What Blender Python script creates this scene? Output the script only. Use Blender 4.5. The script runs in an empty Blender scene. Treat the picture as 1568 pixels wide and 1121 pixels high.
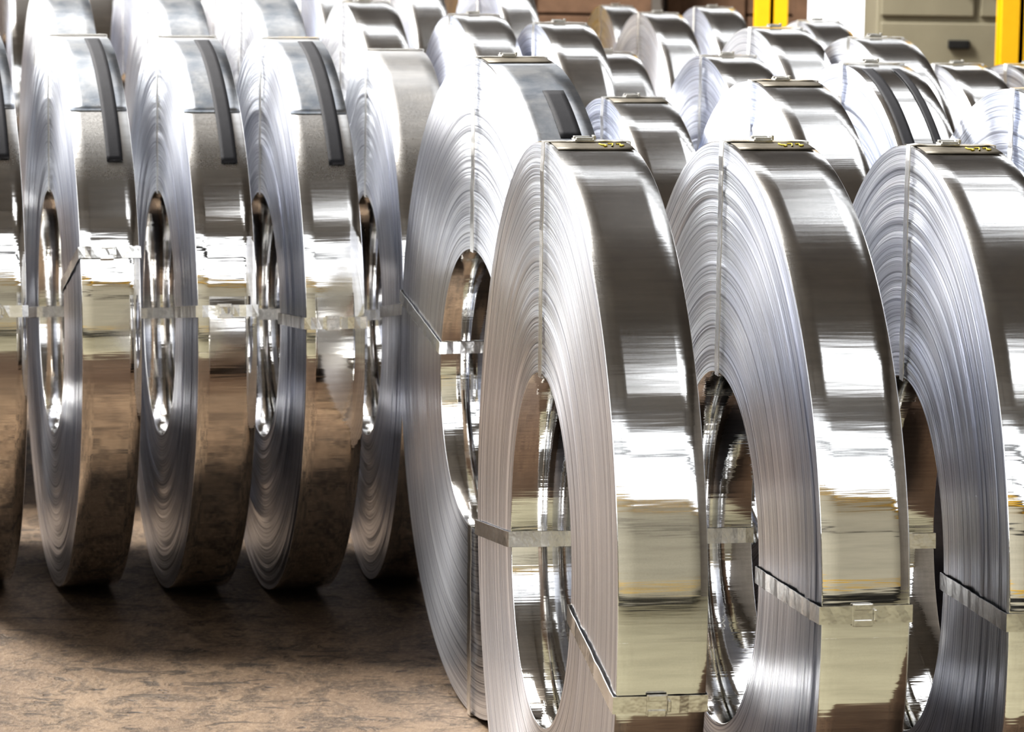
import bpy, math, random
from mathutils import Matrix, Vector, noise
random.seed(7)
scene=bpy.context.scene
try:
    scene.view_settings.view_transform='Standard'
    scene.view_settings.look='High Contrast'
except Exception: pass
col=bpy.context.collection

# ------------------------------------------------------------------ node helpers
class NT:
    def __init__(s,name):
        s.m=bpy.data.materials.new(name); s.m.use_nodes=True
        s.t=s.m.node_tree; s.b=s.t.nodes['Principled BSDF']
    def n(s,typ,**kw):
        nd=s.t.nodes.new(typ)
        for k,v in kw.items(): setattr(nd,k,v)
        return nd
    def l(s,a,b): s.t.links.new(a,b)
    def val(s,sock,v):
        if hasattr(v,'is_output') : s.l(v,sock)
        else: sock.default_value=v
    def math(s,op,a,b=None,c=None):
        nd=s.n('ShaderNodeMath',operation=op)
        s.val(nd.inputs[0],a)
        if b is not None: s.val(nd.inputs[1],b)
        if c is not None: s.val(nd.inputs[2],c)
        return nd.outputs[0]
    def noise(s,vec,scale,detail=3,rough=.5,dim='3D',w=None,dist=0):
        nd=s.n('ShaderNodeTexNoise',noise_dimensions=dim)
        nd.inputs['Scale'].default_value=scale; nd.inputs['Detail'].default_value=detail
        nd.inputs['Roughness'].default_value=rough; nd.inputs['Distortion'].default_value=dist
        if vec is not None and dim!='1D': s.l(vec,nd.inputs['Vector'])
        if w is not None: s.val(nd.inputs['W'],w)
        return nd.outputs['Fac']
    def ramp(s,fac,stops):
        nd=s.n('ShaderNodeValToRGB'); cr=nd.color_ramp
        while len(cr.elements)<len(stops): cr.elements.new(.5)
        for e,(p,c) in zip(cr.elements,stops):
            e.position=p; e.color=(c if len(c)==4 else (*c,1)) if not isinstance(c,(int,float)) else (c,c,c,1)
        s.l(fac,nd.inputs[0]); return nd.outputs[0]
    def mix(s,fac,a,b,mode='MIX'):
        nd=s.n('ShaderNodeMix',data_type='RGBA',blend_type=mode)
        s.val(nd.inputs[0],fac)
        for sock,v in ((nd.inputs[6],a),(nd.inputs[7],b)):
            if hasattr(v,'is_output'): s.l(v,sock)
            else: sock.default_value=(*v,1)
        return nd.outputs[2]
    def bump(s,h,strength,dist,prev=None):
        nd=s.n('ShaderNodeBump'); nd.inputs['Strength'].default_value=strength; nd.inputs['Distance'].default_value=dist
        s.l(h,nd.inputs['Height'])
        if prev is not None: s.l(prev,nd.inputs['Normal'])
        return nd.outputs[0]
    def objco(s): return s.n('ShaderNodeTexCoord').outputs['Object']
    def rnd(s): return s.n('ShaderNodeObjectInfo').outputs['Random']
    def scaled(s,vec,sc):
        nd=s.n('ShaderNodeVectorMath',operation='MULTIPLY'); s.l(vec,nd.inputs[0]); nd.inputs[1].default_value=sc; return nd.outputs[0]

def simple(name,color,rough=.6,metal=0.,nscale=8,var=.25,bump=.2,bd=.003):
    M=NT(name); co=M.objco()
    f=M.noise(co,nscale,5,.6)
    c=M.mix(f,tuple(x*(1-var) for x in color),tuple(min(1,x*(1+var)) for x in color))
    M.l(c,M.b.inputs['Base Color']); M.b.inputs['Roughness'].default_value=rough; M.b.inputs['Metallic'].default_value=metal
    M.l(M.bump(M.noise(co,nscale*9,4),bump,bd),M.b.inputs['Normal'])
    return M.m

def mat_band(name='rolled_steel',dirty=0.0,dust=.5,tint=(.945,.94,.925)):
    M=NT(name); co=M.objco(); r=M.rnd()
    sep=M.n('ShaderNodeSeparateXYZ'); M.l(co,sep.inputs[0])
    ang=M.math('ARCTAN2',sep.outputs[1],sep.outputs[0])
    off=M.math('MULTIPLY',r,37.)
    comb=M.n('ShaderNodeCombineXYZ'); M.l(M.math('ADD',ang,off),comb.inputs[0]); M.l(sep.outputs[2],comb.inputs[1]); M.l(off,comb.inputs[2])
    cyl=comb.outputs[0]
    # flatness error of the strip: lines run straight across the width
    wav=M.noise(M.scaled(cyl,(1,.12,1)),9,2,.5)
    b1=M.bump(wav,.5,.0017)
    fine=M.noise(M.scaled(cyl,(1,.08,1)),75,2,.5)
    b2=M.bump(fine,.45,.0004,b1)
    M.l(b2,M.b.inputs['Normal'])
    p=M.ramp(M.noise(M.scaled(cyl,(1,1.0,1)),1.6,2,.5),[(.42,0.),(.62,1.)])
    sp=M.noise(co,520,1,.6)
    streak=M.noise(M.scaled(cyl,(1,.12,1)),60,3,.6)
    # dulled, dusty zinc on the upward-facing part of the roll
    up=M.n('ShaderNodeMapRange'); up.interpolation_type='SMOOTHSTEP'
    M.l(sep.outputs[1],up.inputs[0]); up.inputs[1].default_value=.20; up.inputs[2].default_value=.46
    upf=up.outputs[0]
    dull=M.math('MULTIPLY',p,M.math('MULTIPLY_ADD',sp,.5,.4))
    rough=M.math('ADD',M.math('MULTIPLY',dull,.09),.022)
    rough=M.math('ADD',rough,M.math('MULTIPLY',streak,.04))
    rough=M.math('ADD',rough,M.math('MULTIPLY',upf,M.math('MULTIPLY_ADD',sp,.18*dust,.14*dust)))
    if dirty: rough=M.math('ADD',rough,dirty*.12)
    M.l(rough,M.b.inputs['Roughness'])
    c=M.mix(dull,tint,(.70,.70,.69))
    c=M.mix(M.math('MULTIPLY',M.ramp(streak,[(.4,0.),(.7,1.)]),.28),c,(.46,.455,.45))
    st=M.ramp(M.noise(co,16,4,.6,dist=.3),[(.38,0.),(.7,1.)])
    c=M.mix(M.math('MULTIPLY',upf,M.math('MULTIPLY_ADD',st,.25,.25*dust)),c,(.46,.465,.48))
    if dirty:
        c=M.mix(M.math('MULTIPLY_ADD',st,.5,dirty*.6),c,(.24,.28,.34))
    M.l(c,M.b.inputs['Base Color'])
    M.b.inputs['Metallic'].default_value=1
    return M.m

def mat_face(name,blue=0.,groove=1.):
    M=NT(name); co=M.objco(); r=M.rnd()
    sep=M.n('ShaderNodeSeparateXYZ'); M.l(co,sep.inputs[0])
    cxy=M.n('ShaderNodeCombineXYZ'); M.l(sep.outputs[0],cxy.inputs[0]); M.l(sep.outputs[1],cxy.inputs[1])
    ln=M.n('ShaderNodeVectorMath',operation='LENGTH'); M.l(cxy.outputs[0],ln.inputs[0])
    rad=ln.outputs['Value']
    w=M.noise(co,1.7,1,.4,dim='4D',w=M.math('MULTIPLY',r,50.))
    rad2=M.math('MULTIPLY_ADD',w,.05,rad)
    g1=M.noise(None,225,3,.65,dim='1D',w=rad2)
    g0=M.noise(None,28,3,.5,dim='1D',w=M.math('ADD',rad2,M.math('MULTIPLY',r,9.)))
    h=M.math('MULTIPLY_ADD',g0,1.0*groove,M.math('MULTIPLY',g1,.24*groove))
    M.l(M.bump(h,.85,.004),M.b.inputs['Normal'])
    c=M.mix(M.ramp(g1,[(.36,0.),(.50,1.)]),(.44-.08*blue,.45-.06*blue,.50+.0*blue),(.91-.17*blue,.925-.13*blue,.965-.02*blue))
    big=M.ramp(g0,[(.35,0.),(.65,1.)])
    c=M.mix(M.math('MULTIPLY',big,.20),c,(.50,.51,.60))
    M.l(c,M.b.inputs['Base Color'])
    M.b.inputs['Metallic'].default_value=1
    M.b.inputs['Roughness'].default_value=.29
    M.b.inputs['Anisotropic'].default_value=.75
    nrm=M.n('ShaderNodeVectorMath',operation='NORMALIZE'); M.l(cxy.outputs[0],nrm.inputs[0])
    vt=M.n('ShaderNodeVectorTransform',vector_type='VECTOR',convert_from='OBJECT',convert_to='WORLD'); M.l(nrm.outputs[0],vt.inputs[0])
    M.l(vt.outputs[0],M.b.inputs['Tangent'])
    return M.m

def mat_strap():
    M=NT('strapping_steel'); co=M.objco()
    M.l(M.bump(M.noise(co,60,2,.6),.4,.002),M.b.inputs['Normal'])
    c=M.mix(M.noise(co,60,3),(.74,.73,.70),(.96,.95,.92)); M.l(c,M.b.inputs['Base Color'])
    M.b.inputs['Metallic'].default_value=1; M.b.inputs['Roughness'].default_value=.24
    return M.m
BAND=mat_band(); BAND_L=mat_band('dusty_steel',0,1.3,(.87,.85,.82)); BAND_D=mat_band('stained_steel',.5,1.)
FACE=mat_face('coil_edge_steel'); FACE_B=mat_face('coil_edge_steel_blue',.75,.9)
STRAP=mat_strap()
TAPE=simple('dark_tape',(.02,.02,.024),.75,0,30,.4,.3,.001)
LABEL=simple('grimy_tag',(.13,.115,.09),.55,.3,40,.5,.3,.001)
SEAL=simple('seal_steel',(.60,.59,.56),.3,1.,60,.4,.3,.001)
CHALK=simple('yellow_paint_marker',(.60,.50,.08),.7,0,80,.2,.1)

# ------------------------------------------------------------------ mesh helpers
def obj(name,verts,faces,mats,midx=None,smooth=True,parent=None):
    me=bpy.data.meshes.new(name); me.from_pydata(verts,[],faces)
    for m in mats: me.materials.append(m)
    if midx: me.polygons.foreach_set('material_index',midx)
    if smooth: me.polygons.foreach_set('use_smooth',[True]*len(me.polygons))
    me.update()
    o=bpy.data.objects.new(name,me); col.objects.link(o)
    if parent: o.parent=parent
    return o
def box_vf(x0,x1,y0,y1,z0,z1,V,Fc):
    b=len(V)
    V+= [(x0,y0,z0),(x1,y0,z0),(x1,y1,z0),(x0,y1,z0),(x0,y0,z1),(x1,y0,z1),(x1,y1,z1),(x0,y1,z1)]
    Fc+=[(b,b+3,b+2,b+1),(b+4,b+5,b+6,b+7),(b,b+1,b+5,b+4),(b+1,b+2,b+6,b+5),(b+2,b+3,b+7,b+6),(b+3,b,b+4,b+7)]

def winding_mesh(R,r,w,segs,seed,amp,blue,dirty):
    rnd=random.Random(seed)
    V=[];Fc=[];MI=[]
    def lathe(prof,mi,wob=0.,flip=False):
        b=len(V); n=len(prof)
        for i in range(segs):
            a=2*math.pi*i/segs; ca,sa=math.cos(a),math.sin(a)
            for k,(rr,z) in enumerate(prof):
                zz=z
                if wob and 0<k<n-1:
                    zz+=wob*noise.noise(Vector((ca*1.3+seed,sa*1.3,rr*22)))
                V.append((rr*ca,rr*sa,zz))
        for i in range(segs):
            j=(i+1)%segs
            for k in range(n-1):
                f=(b+i*n+k,b+j*n+k,b+j*n+k+1,b+i*n+k+1)
                Fc.append(f if flip else f[::-1]); MI.append(mi)
    bv=.0012
    nf=64; prof=[]
    z=0
    for k in range(nf+1):
        t=k/nf
        z=.75*z+rnd.uniform(-1,1)*amp*.5
        if rnd.random()<.06: z+=rnd.choice([-1,1])*amp
        prof.append((r+bv+(R-r-2*bv)*t, z if 0<k<nf else 0))
    lathe(prof,1,wob=amp*1.2,flip=True)
    lathe([(r+bv,w)]+[(r+bv+(R-r-2*bv)*k/12,w+rnd.uniform(-1,1)*amp*.3) for k in range(1,12)]+[(R-bv,w)],1,flip=False)
    out=[(R-bv,0),(R,bv)]+[(R,bv+(w-2*bv)*k/5) for k in range(1,5)]+[(R,w-bv),(R-bv,w)]
    lathe(out,0,flip=True)
    inn=[(r+bv,0),(r,bv),(r,w-bv),(r+bv,w)]
    lathe(inn,0,flip=False)
    me=bpy.data.meshes.new('winding'); me.from_pydata(V,[],Fc)
    me.materials.append({0:BAND,1:BAND_D,2:BAND_L}[int(dirty)]); me.materials.append(FACE_B if blue else FACE)
    me.polygons.foreach_set('material_index',MI); me.polygons.foreach_set('use_smooth',[True]*len(Fc)); me.update()
    return me

def strap(parent,R,r,w,a_deg,wd=.024,crinkle=.0012,seal=True,sealpos=.45,seed=0,dark=False):
    a=math.radians(a_deg); er=Vector((math.cos(a),math.sin(a),0)); et=Vector((-math.sin(a),math.cos(a),0))
    o=.0022; path=[]
    n1=10;n2=16
    rn=random.Random(seed+int(a_deg*7))
    def add(p0,p1,n,nd,cr):
        for k in range(n):
            t=k/n; q=[p0[0]+(p1[0]-p0[0])*t,p0[1]+(p1[1]-p0[1])*t]
            c=abs(rn.gauss(0,1))*cr if k else 0
            path.append((q[0]+nd[0]*c,q[1]+nd[1]*c))
    fo=.004; c2=min(crinkle,.0008)
    add((R+o,-fo),(R+o,w+o),n1,(1,0),crinkle); add((R+o,w+o),(r-o,w+o),4,(0,1),c2); add((r-o,w+o),(r-o,-fo),n1,(-1,0),c2); add((r-o,-fo),(R+o,-fo),n2,(0,-1),c2)
    V=[];Fc=[]
    n=len(path)
    for (rr,z) in path:
        tw=rn.uniform(-1,1)*crinkle
        for s in (-1,1):
            V.append(er*(rr)+et*(s*wd/2)+Vector((0,0,z))+er*s*tw*.4)
    for k in range(n):
        j=(k+1)%n; Fc.append((2*k,2*j,2*j+1,2*k+1))
    ob=obj('strap',[tuple(v) for v in V],Fc,[STRAP],smooth=False,parent=parent)
    md=ob.modifiers.new('thickness','SOLIDIFY'); md.thickness=.0012; md.offset=0
    if seal:
        V=[];Fc=[]
        z0=w*sealpos-.014; z1=z0+.028; hw=wd/2+.003
        box_vf(R+o+.001,R+o+.004,-hw,hw,z0,z1,V,Fc)
        box_vf(R+o+.004,R+o+.007,-hw,-hw+.008,z0+.002,z1-.002,V,Fc)
        box_vf(R+o+.004,R+o+.0065,hw-.009,hw,z0+.002,z1-.002,V,Fc)
        box_vf(R+o+.002,R+o+.009,-hw*.5,hw*.5,z1,z1+.004,V,Fc)
        V2=[tuple(er*x+et*y+Vector((0,0,z))) for x,y,z in V]
        s=obj('seal',V2,Fc,[SEAL if dark else STRAP],smooth=False,parent=parent)
        b=s.modifiers.new('bevel','BEVEL'); b.width=.0008; b.segments=2

def patch(parent,name,R,a0,a1,z0,z1,mat,wav=0,seed=0):
    n=max(3,int(abs(a1-a0)/1.5)); m=4; V=[];Fc=[]
    for i in range(n+1):
        a=math.radians(a0+(a1-a0)*i/n)
        for k in range(m+1):
            z=z0+(z1-z0)*k/m; e=wav*noise.noise(Vector((i*.6+seed,k*.9,0)))
            V.append(((R+e)*math.cos(a),(R+e)*math.sin(a),z))
    for i in range(n):
        for k in range(m):
            b=i*(m+1)+k; Fc.append((b,b+1,b+m+2,b+m+1))
    ob=obj(name,V,Fc,[mat],parent=parent)
    md=ob.modifiers.new('thickness','SOLIDIFY'); md.thickness=.0005; md.offset=0
    return ob

def scribble(parent,R,a_c,zc,size=.012):
    cu=bpy.data.curves.new('paint_mark','CURVE'); cu.dimensions='3D'; cu.bevel_depth=.0012
    glyphs=[[(0,1),(.1,.4),(.5,.35),(.6,0),(.2,-.2)],[(1,.9),(1.6,.9),(1.2,-.2)],[(2.0,.8),(2.5,.9),(2.3,.3),(2.7,.1),(2.2,-.2)]]
    for g in glyphs:
        sp=cu.splines.new('POLY'); sp.points.add(len(g)-1)
        for pt,(x,y) in zip(sp.points,g):
            a=math.radians(a_c)-(y*size*1.6)/R
            pt.co=((R+.001)*math.cos(a),(R+.001)*math.sin(a),zc+x*size,1)
    ob=bpy.data.objects.new('paint_mark',cu); col.objects.link(ob); ob.parent=parent; cu.materials.append(CHALK)

cache={}
def coil(x,y,phi,D=1.2,r=.26,w=.12,segs=192,seed=1,amp=.0012,blue=False,dirty=0,straps=((90,1),(180,0),(-12,0)),
         tail=None,tape=None,label=False,scrib=False,crinkle=.0006,name='steel_coil'):
    R=D/2; f=math.radians(phi)
    e=bpy.data.objects.new(name,None); e.empty_display_size=.2; col.objects.link(e)
    X=Vector((math.sin(f),math.cos(f),0)); Y=Vector((0,0,1)); Z=Vector((math.cos(f),-math.sin(f),0))
    M=Matrix((( X.x,Y.x,Z.x,x),(X.y,Y.y,Z.y,y),(X.z,Y.z,Z.z,R+.0045),(0,0,0,1)))
    e.matrix_world=M
    key=(D,r,w,segs,seed,amp,blue,dirty)
    if key not in cache: cache[key]=winding_mesh(R,r,w,segs,seed,amp,blue,dirty)
    wo=bpy.data.objects.new('winding',cache[key]); col.objects.link(wo); wo.parent=e
    for s in straps:
        strap(e,R,r,w,s[0],seal=bool(s[1]),crinkle=(s[2] if len(s)>2 else crinkle),seed=seed,dark=(s[0]>60 and s[0]<110))
    if tail: patch(e,'outer_wrap_tail',R+.0011,tail[0],tail[1],.001,w-.001,BAND_D,.0004,seed)
    if tape:
        for (a0,a1,z0,z1) in tape: patch(e,'tape',R+.0022,a0,a1,w*z0,w*z1,TAPE,.0003,seed)
    if label: patch(e,'tag',R+.0012,84,97,w*.04,w*.97,LABEL,.0008,seed)
    if scrib: scribble(e,R+.0016,95,w*.60)
    return e

# ------------------------------------------------------------------ coils
# front row
coil(.0445,5.006,-9.4,segs=384,seed=1,amp=.0010,straps=((90,1),(188,1),(-8,0)),label=True,scrib=True)
coil(.305,5.047,-10.2,segs=384,seed=2,amp=.0016,straps=((90,1),(177,1,.0012),(-8,0)),label=True,scrib=True)
coil(.574,5.025,-7.6,segs=384,seed=3,amp=.0024,straps=((90,1),(177,1,.0012),(-8,0)),label=True,scrib=True)
# middle
coil(-.0735,6.40,-14.4,D=1.233,segs=320,seed=4,amp=.0012,w=.13,straps=((90,1),(9,0),(-92,0)),label=True,tape=[(112,126,.5,.8)],tail=(98,130))
coil(.178,6.97,-10.6,D=1.12,seed=5,blue=True,label=True)
coil(.431,6.355,-10.6,segs=256,seed=6,amp=.0024,blue=True,label=True)
coil(.648,6.90,-11,seed=7,amp=.0016,blue=True,tape=[(98,150,.1,.3),(98,150,.62,.75)])
coil(1.025,8.52,-10.5,D=1.1,seed=8)
coil(1.205,8.54,-10.5,D=1.1,seed=8)
coil(.895,6.24,-11,segs=256,seed=9,blue=True)
coil(.172,8.80,-10.5,D=1.1,seed=8,amp=.0016)
coil(.423,7.90,-10.2,D=1.15,seed=10,blue=True)
coil(.551,8.19,-10.5,seed=7)
coil(.75,7.83,-10.2,seed=9)
coil(.382,10.85,-10.5,D=1.1,seed=8)
coil(.044,8.26,-10.2,seed=10,blue=True)
coil(-.163,8.60,-11.5,seed=7,blue=True)
coil(-.46,9.20,-12,seed=9)
coil(.322,13.4,-9.5,D=1.0,seed=8,blue=True)
coil(.576,11.27,-9.8,D=1.1,seed=8,blue=True)
coil(.85,10.5,-10,D=1.1,seed=7)
# rows behind the left row
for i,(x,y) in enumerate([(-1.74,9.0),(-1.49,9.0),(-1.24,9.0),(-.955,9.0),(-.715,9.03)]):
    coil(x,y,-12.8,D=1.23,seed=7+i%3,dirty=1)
for i in range(9):
    coil(-2.42+i*.287,11.3+.06*(i%2),-12,seed=7+i%3,blue=(i%2==0),straps=((90,1),(180,0)))
for i in range(9):
    coil(-2.57+i*.296,13.3+.08*(i%3),-11,seed=7+i%3,blue=(i%2==1),straps=((90,1),))
# left row
Ls=[(-1.240,7.52,-13.6,173,1.2),(-1.006,7.50,-13.6,161,1.2),(-.771,7.50,-13.4,172,1.2),(-.549,7.50,-13.0,174,1.2),(-.326,7.62,-10.2,171,1.171)]
for i,(x,y,ph,sa,DD) in enumerate(Ls):
    coil(x,y,ph,D=DD,r=.265,w=.120,segs=256,seed=20+i,amp=.0016 if i!=3 else .0026,straps=((91,0,.0004),(sa,1,.004),(-8,0)),
         tail=((96,129) if i<4 else None),tape=([(97,142,.55,.82)] if i<4 else None),blue=False,dirty=2)

# ------------------------------------------------------------------ hall
def floor_mat():
    M=NT('worn_brown_floor'); co=M.objco()
    v=M.scaled(co,(1,.8,1))
    big=M.noise(v,1.9,6,.7,dist=.6); mid=M.noise(v,13,7,.78,dist=.5); fn=M.noise(v,85,3,.7)
    c=M.ramp(big,[(.3,(.060,.040,.025)),(.5,(.108,.073,.046)),(.70,(.16,.114,.074))])
    c=M.mix(M.math('MULTIPLY',M.ramp(mid,[(.42,1.),(.53,0.)]),.8),c,(.036,.023,.014))
    c=M.mix(M.math('MULTIPLY',M.ramp(fn,[(.48,0.),(.70,1.)]),.45),c,(.24,.18,.12))
    # worn dents, elongated across the floor
    d1=M.noise(M.scaled(co,(1,1.6,1)),22,2,.5,dist=.2)
    pit=M.math('MULTIPLY',M.ramp(d1,[(.66,0.),(.71,1.)]),M.ramp(M.noise(v,3,2),[(.40,0.),(.52,1.)]))
    c=M.mix(M.math('MULTIPLY',pit,.85),c,(.018,.012,.009))
    st=M.noise(M.scaled(co,(1.5,4,1)),4.5,5,.7,dist=1.)
    crack=M.ramp(st,[(.37,1.),(.42,0.)])
    c=M.mix(M.math('MULTIPLY',crack,.75),c,(.022,.015,.010))
    # off-frame floor strip painted darker so the left row's bands reflect dark
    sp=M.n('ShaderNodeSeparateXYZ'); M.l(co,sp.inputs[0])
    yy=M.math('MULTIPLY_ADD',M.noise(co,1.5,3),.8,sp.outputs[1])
    refl_dark=M.math('MULTIPLY',M.ramp(M.math('MULTIPLY',yy,.1),[(.40,0.),(.43,1.)]),M.ramp(M.math('MULTIPLY',yy,.1),[(.59,1.),(.63,0.)]))
    c=M.mix(M.math('MULTIPLY',refl_dark,.7),c,(.045,.023,.011))
    M.l(c,M.b.inputs['Base Color']); M.b.inputs['Roughness'].default_value=.65
    h=M.math('SUBTRACT',M.math('MULTIPLY_ADD',mid,.9,fn),M.math('ADD',M.math('MULTIPLY',pit,1.2),crack))
    M.l(M.bump(h,.6,.005),M.b.inputs['Normal'])
    return M.m
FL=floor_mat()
CREAM=simple('cream_painted_wall',(.54,.515,.435),.7,0,2,.1,.1)
WALK=simple('walkway_paint',(.29,.27,.195),.6,0,3,.2,.2)
CEIL=simple('grey_roof_sheet',(.23,.21,.19),.7,0,1.5,.3,.1)
WALLG=simple('far_wall_paint',(.21,.19,.17),.7,0,1,.3,.1)
YEL=simple('yellow_paint',(.85,.52,.02),.45,0,6,.15,.1)
OLIVE=simple('olive_enamel',(.26,.24,.18),.5,.1,5,.15,.1)
DARKM=simple('dark_frame_metal',(.04,.04,.04),.5,.5,10,.3,.1)
WOOD=simple('crate_timber',(.16,.10,.065),.7,0,12,.5,.4)
X0,X1,Y0,Y1,ZC=-9,11,-4.8,26,10.5
def boxes(name,lst,mat,parent=None,bev=0):
    V=[];Fc=[]
    for b in lst: box_vf(*b,V,Fc)
    o=obj(name,V,Fc,[mat],smooth=False,parent=parent)
    if bev:
        m=o.modifiers.new('bevel','BEVEL'); m.width=bev; m.segments=2
    return o
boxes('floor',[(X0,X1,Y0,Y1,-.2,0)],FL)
boxes('floor_walkway',[(X0,X1,Y0,3.7,0,.003)],WALK)
boxes('wall_south',[(X0,X1,Y0-.2,Y0,0,5.2)],CREAM)
bars=[]
for k in range(0,21,4): bars.append((X0+k-.05,X0+k+.05,Y0-.12,Y0,5.2,ZC))
for z,t in ((5.2,.16),(6.1,.12),(7.9,.55),(9.2,.14),(10.3,.16)): bars.append((X0,X1,Y0-.14,Y0+.02,z,z+t))
boxes('window_1',bars,DARKM)
boxes('crane_rail',[(X0+.1,X1-.1,Y0+.05,Y0+.35,4.88,5.0)],YEL)
boxes('trim_2',[(X0+.1,X1-.1,Y0,Y0+.04,3.5,3.62),(X0+.1,X1-.1,Y0,Y0+.04,0,.4)],DARKM)
boxes('trim_3',[(X0+.1,X1-.1,Y0,Y0+.04,.8,.9)],YEL)
dx0,dx1=2.1,3.0
boxes('wall_north',[(X0,dx0,Y1,Y1+.2,0,5),(dx1,X1,Y1,Y1+.2,0,5),(dx0,dx1,Y1,Y1+.2,3,5),(X0,X1,Y1,Y1+.2,7.5,ZC)],WALLG)
boxes('window_2',[(X0+k-.06,X0+k+.06,Y1,Y1+.12,5,7.5) for k in range(0,21,2)]+[(X0,X1,Y1,Y1+.12,6.2,6.35)],DARKM)
boxes('trim_1',[(dx0-.12,dx0,Y1-.05,Y1,0,3.1),(dx1,dx1+.12,Y1-.05,Y1,0,3.1),(dx0-.12,dx1+.12,Y1-.05,Y1,3,3.12)],YEL)
boxes('wall_west',[(X0-.2,X0,Y0,Y1,0,2.4),(X0-.2,X0,Y0,Y1,8.3,ZC)]+[(X0-.2,X0,Y0+k*6.13,Y0+k*6.13+.3,2.4,8.3) for k in range(6)],WALLG)
boxes('wall_east',[(X1,X1+.2,Y0,Y1,0,ZC)],WALLG)
# roof with glazed openings
opens=[(X0,-3.2,8,13.5),(3.35,7.0,-1.8,1.2),(2.3,6.5,9.0,13.6),(X0,X1,14.9,16.7)]
xs=sorted({X0,X1}|{o[0] for o in opens}|{o[1] for o in opens}); ys=sorted({Y0,Y1}|{o[2] for o in opens}|{o[3] for o in opens})
roof=[]
for i in range(len(xs)-1):
    for j in range(len(ys)-1):
        cx=(xs[i]+xs[i+1])/2; cy=(ys[j]+ys[j+1])/2
        if not any(o[0]<cx<o[1] and o[2]<cy<o[3] for o in opens):
            roof.append((xs[i],xs[i+1],ys[j],ys[j+1],ZC,ZC+.2))
boxes('ceiling',roof,CEIL)
tr=[]
for y in (-3.5,-1,.4,1.6,4,6.2,8.4,10.2,11.8,14.3,17.5,20,23): tr.append((X0,X1,y-.1,y+.1,ZC-.6,ZC-.35))
for x in (-6,-2,2,6): tr.append((x-.06,x+.06,Y0+.4,Y1-.2,ZC-.3,ZC-.15))
boxes('roof_beam',tr,CEIL)
def hcol(x,y,s,h=2.6):
    boxes('yellow_column',[(x-s/2,x+s/2,y-s/2,y-s/2+.015,0,h),(x-s/2,x+s/2,y+s/2-.015,y+s/2,0,h),(x-.008,x+.008,y-s/2,y+s/2,0,h),(x-s/2-.05,x+s/2+.05,y-s/2-.05,y+s/2+.05,0,.025)],YEL)
hcol(1.12,15.4,.14); hcol(1.90,13.2,.15); hcol(-.99,16.4,.15)
e=bpy.data.objects.new('electrical_cabinet',None); col.objects.link(e); e.location=(1.70,16.5,0)
boxes('body',[(0,.95,0,.6,.05,1.9)],OLIVE,e,.01)
boxes('doors',[(.02,.93,-.02,0,.12,.80),(.02,.46,-.02,0,.83,1.85),(.49,.93,-.02,0,.83,1.85)],OLIVE,e,.006)
boxes('handles',[(.34,.44,-.05,-.02,.68,.72),(.40,.43,-.05,-.02,.95,1.1),(.52,.55,-.05,-.02,.95,1.1)],DARKM,e,.004)
boxes('plinth',[(.03,.92,.03,.57,0,.05)],DARKM,e)
def crate(x,y,w,d,h):
    e=bpy.data.objects.new('timber_crate',None); col.objects.link(e); e.location=(x,y,0)
    L=[]; n=max(3,int(h/.13))
    for k in range(n):
        z=.1+k*(h-.1)/n
        L.append((0,w,0,.02,z,z+(h-.1)/n-.012)); L.append((0,w,d-.02,d,z,z+(h-.1)/n-.012))
        L.append((0,.02,.02,d-.02,z,z+(h-.1)/n-.012)); L.append((w-.02,w,.02,d-.02,z,z+(h-.1)/n-.012))
    for px in (.0,w/2-.04,w-.08): L.append((px,px+.08,-.02,0,.0,h))
    L.append((0,w,0,d,h,h+.02)); L+= [(0,w,0,.09,0,.09),(0,w,d-.09,d,0,.09)]
    boxes('boards',L,WOOD,e,.003)
for (x,y,w_,d_,h_) in [(-3.0,17.3,1.2,1,1.5),(-.6,18.2,1.3,.9,1.5),(.8,18.6,.75,.8,1.1),(3.3,19.3,1.2,1,1.2)]:
    crate(x,y,w_,d_,h_)

# ------------------------------------------------------------------ light
w=bpy.data.worlds.new('sky'); scene.world=w; w.use_nodes=True
bg=w.node_tree.nodes['Background']; bg.inputs[0].default_value=(.95,.97,1,1); bg.inputs[1].default_value=2.0
def area(name,loc,rot,sx,sy,pw,colr):
    l=bpy.data.lights.new(name,'AREA'); l.shape='RECTANGLE'; l.size=sx; l.size_y=sy; l.energy=pw; l.color=colr
    o=bpy.data.objects.new(name,l); col.objects.link(o); o.location=loc; o.rotation_euler=rot
area('skylight_lamp',(-6.0,10.8,ZC+.1),(0,math.radians(-25),0),4.5,5,5200,(1,.98,.94))

# ------------------------------------------------------------------ camera
c=bpy.data.cameras.new('camera'); co=bpy.data.objects.new('camera',c); col.objects.link(co)
c.sensor_width=36; c.lens=5320/1568*36
pt=math.atan(810/5320)
co.matrix_world=Matrix.Translation((0,0,1.64))@Matrix.Rotation(math.pi/2-pt,4,'X')@Matrix.Rotation(math.radians(.8),4,'Z')
c.dof.use_dof=True; c.dof.focus_distance=5.3; c.dof.aperture_fstop=14
scene.camera=co
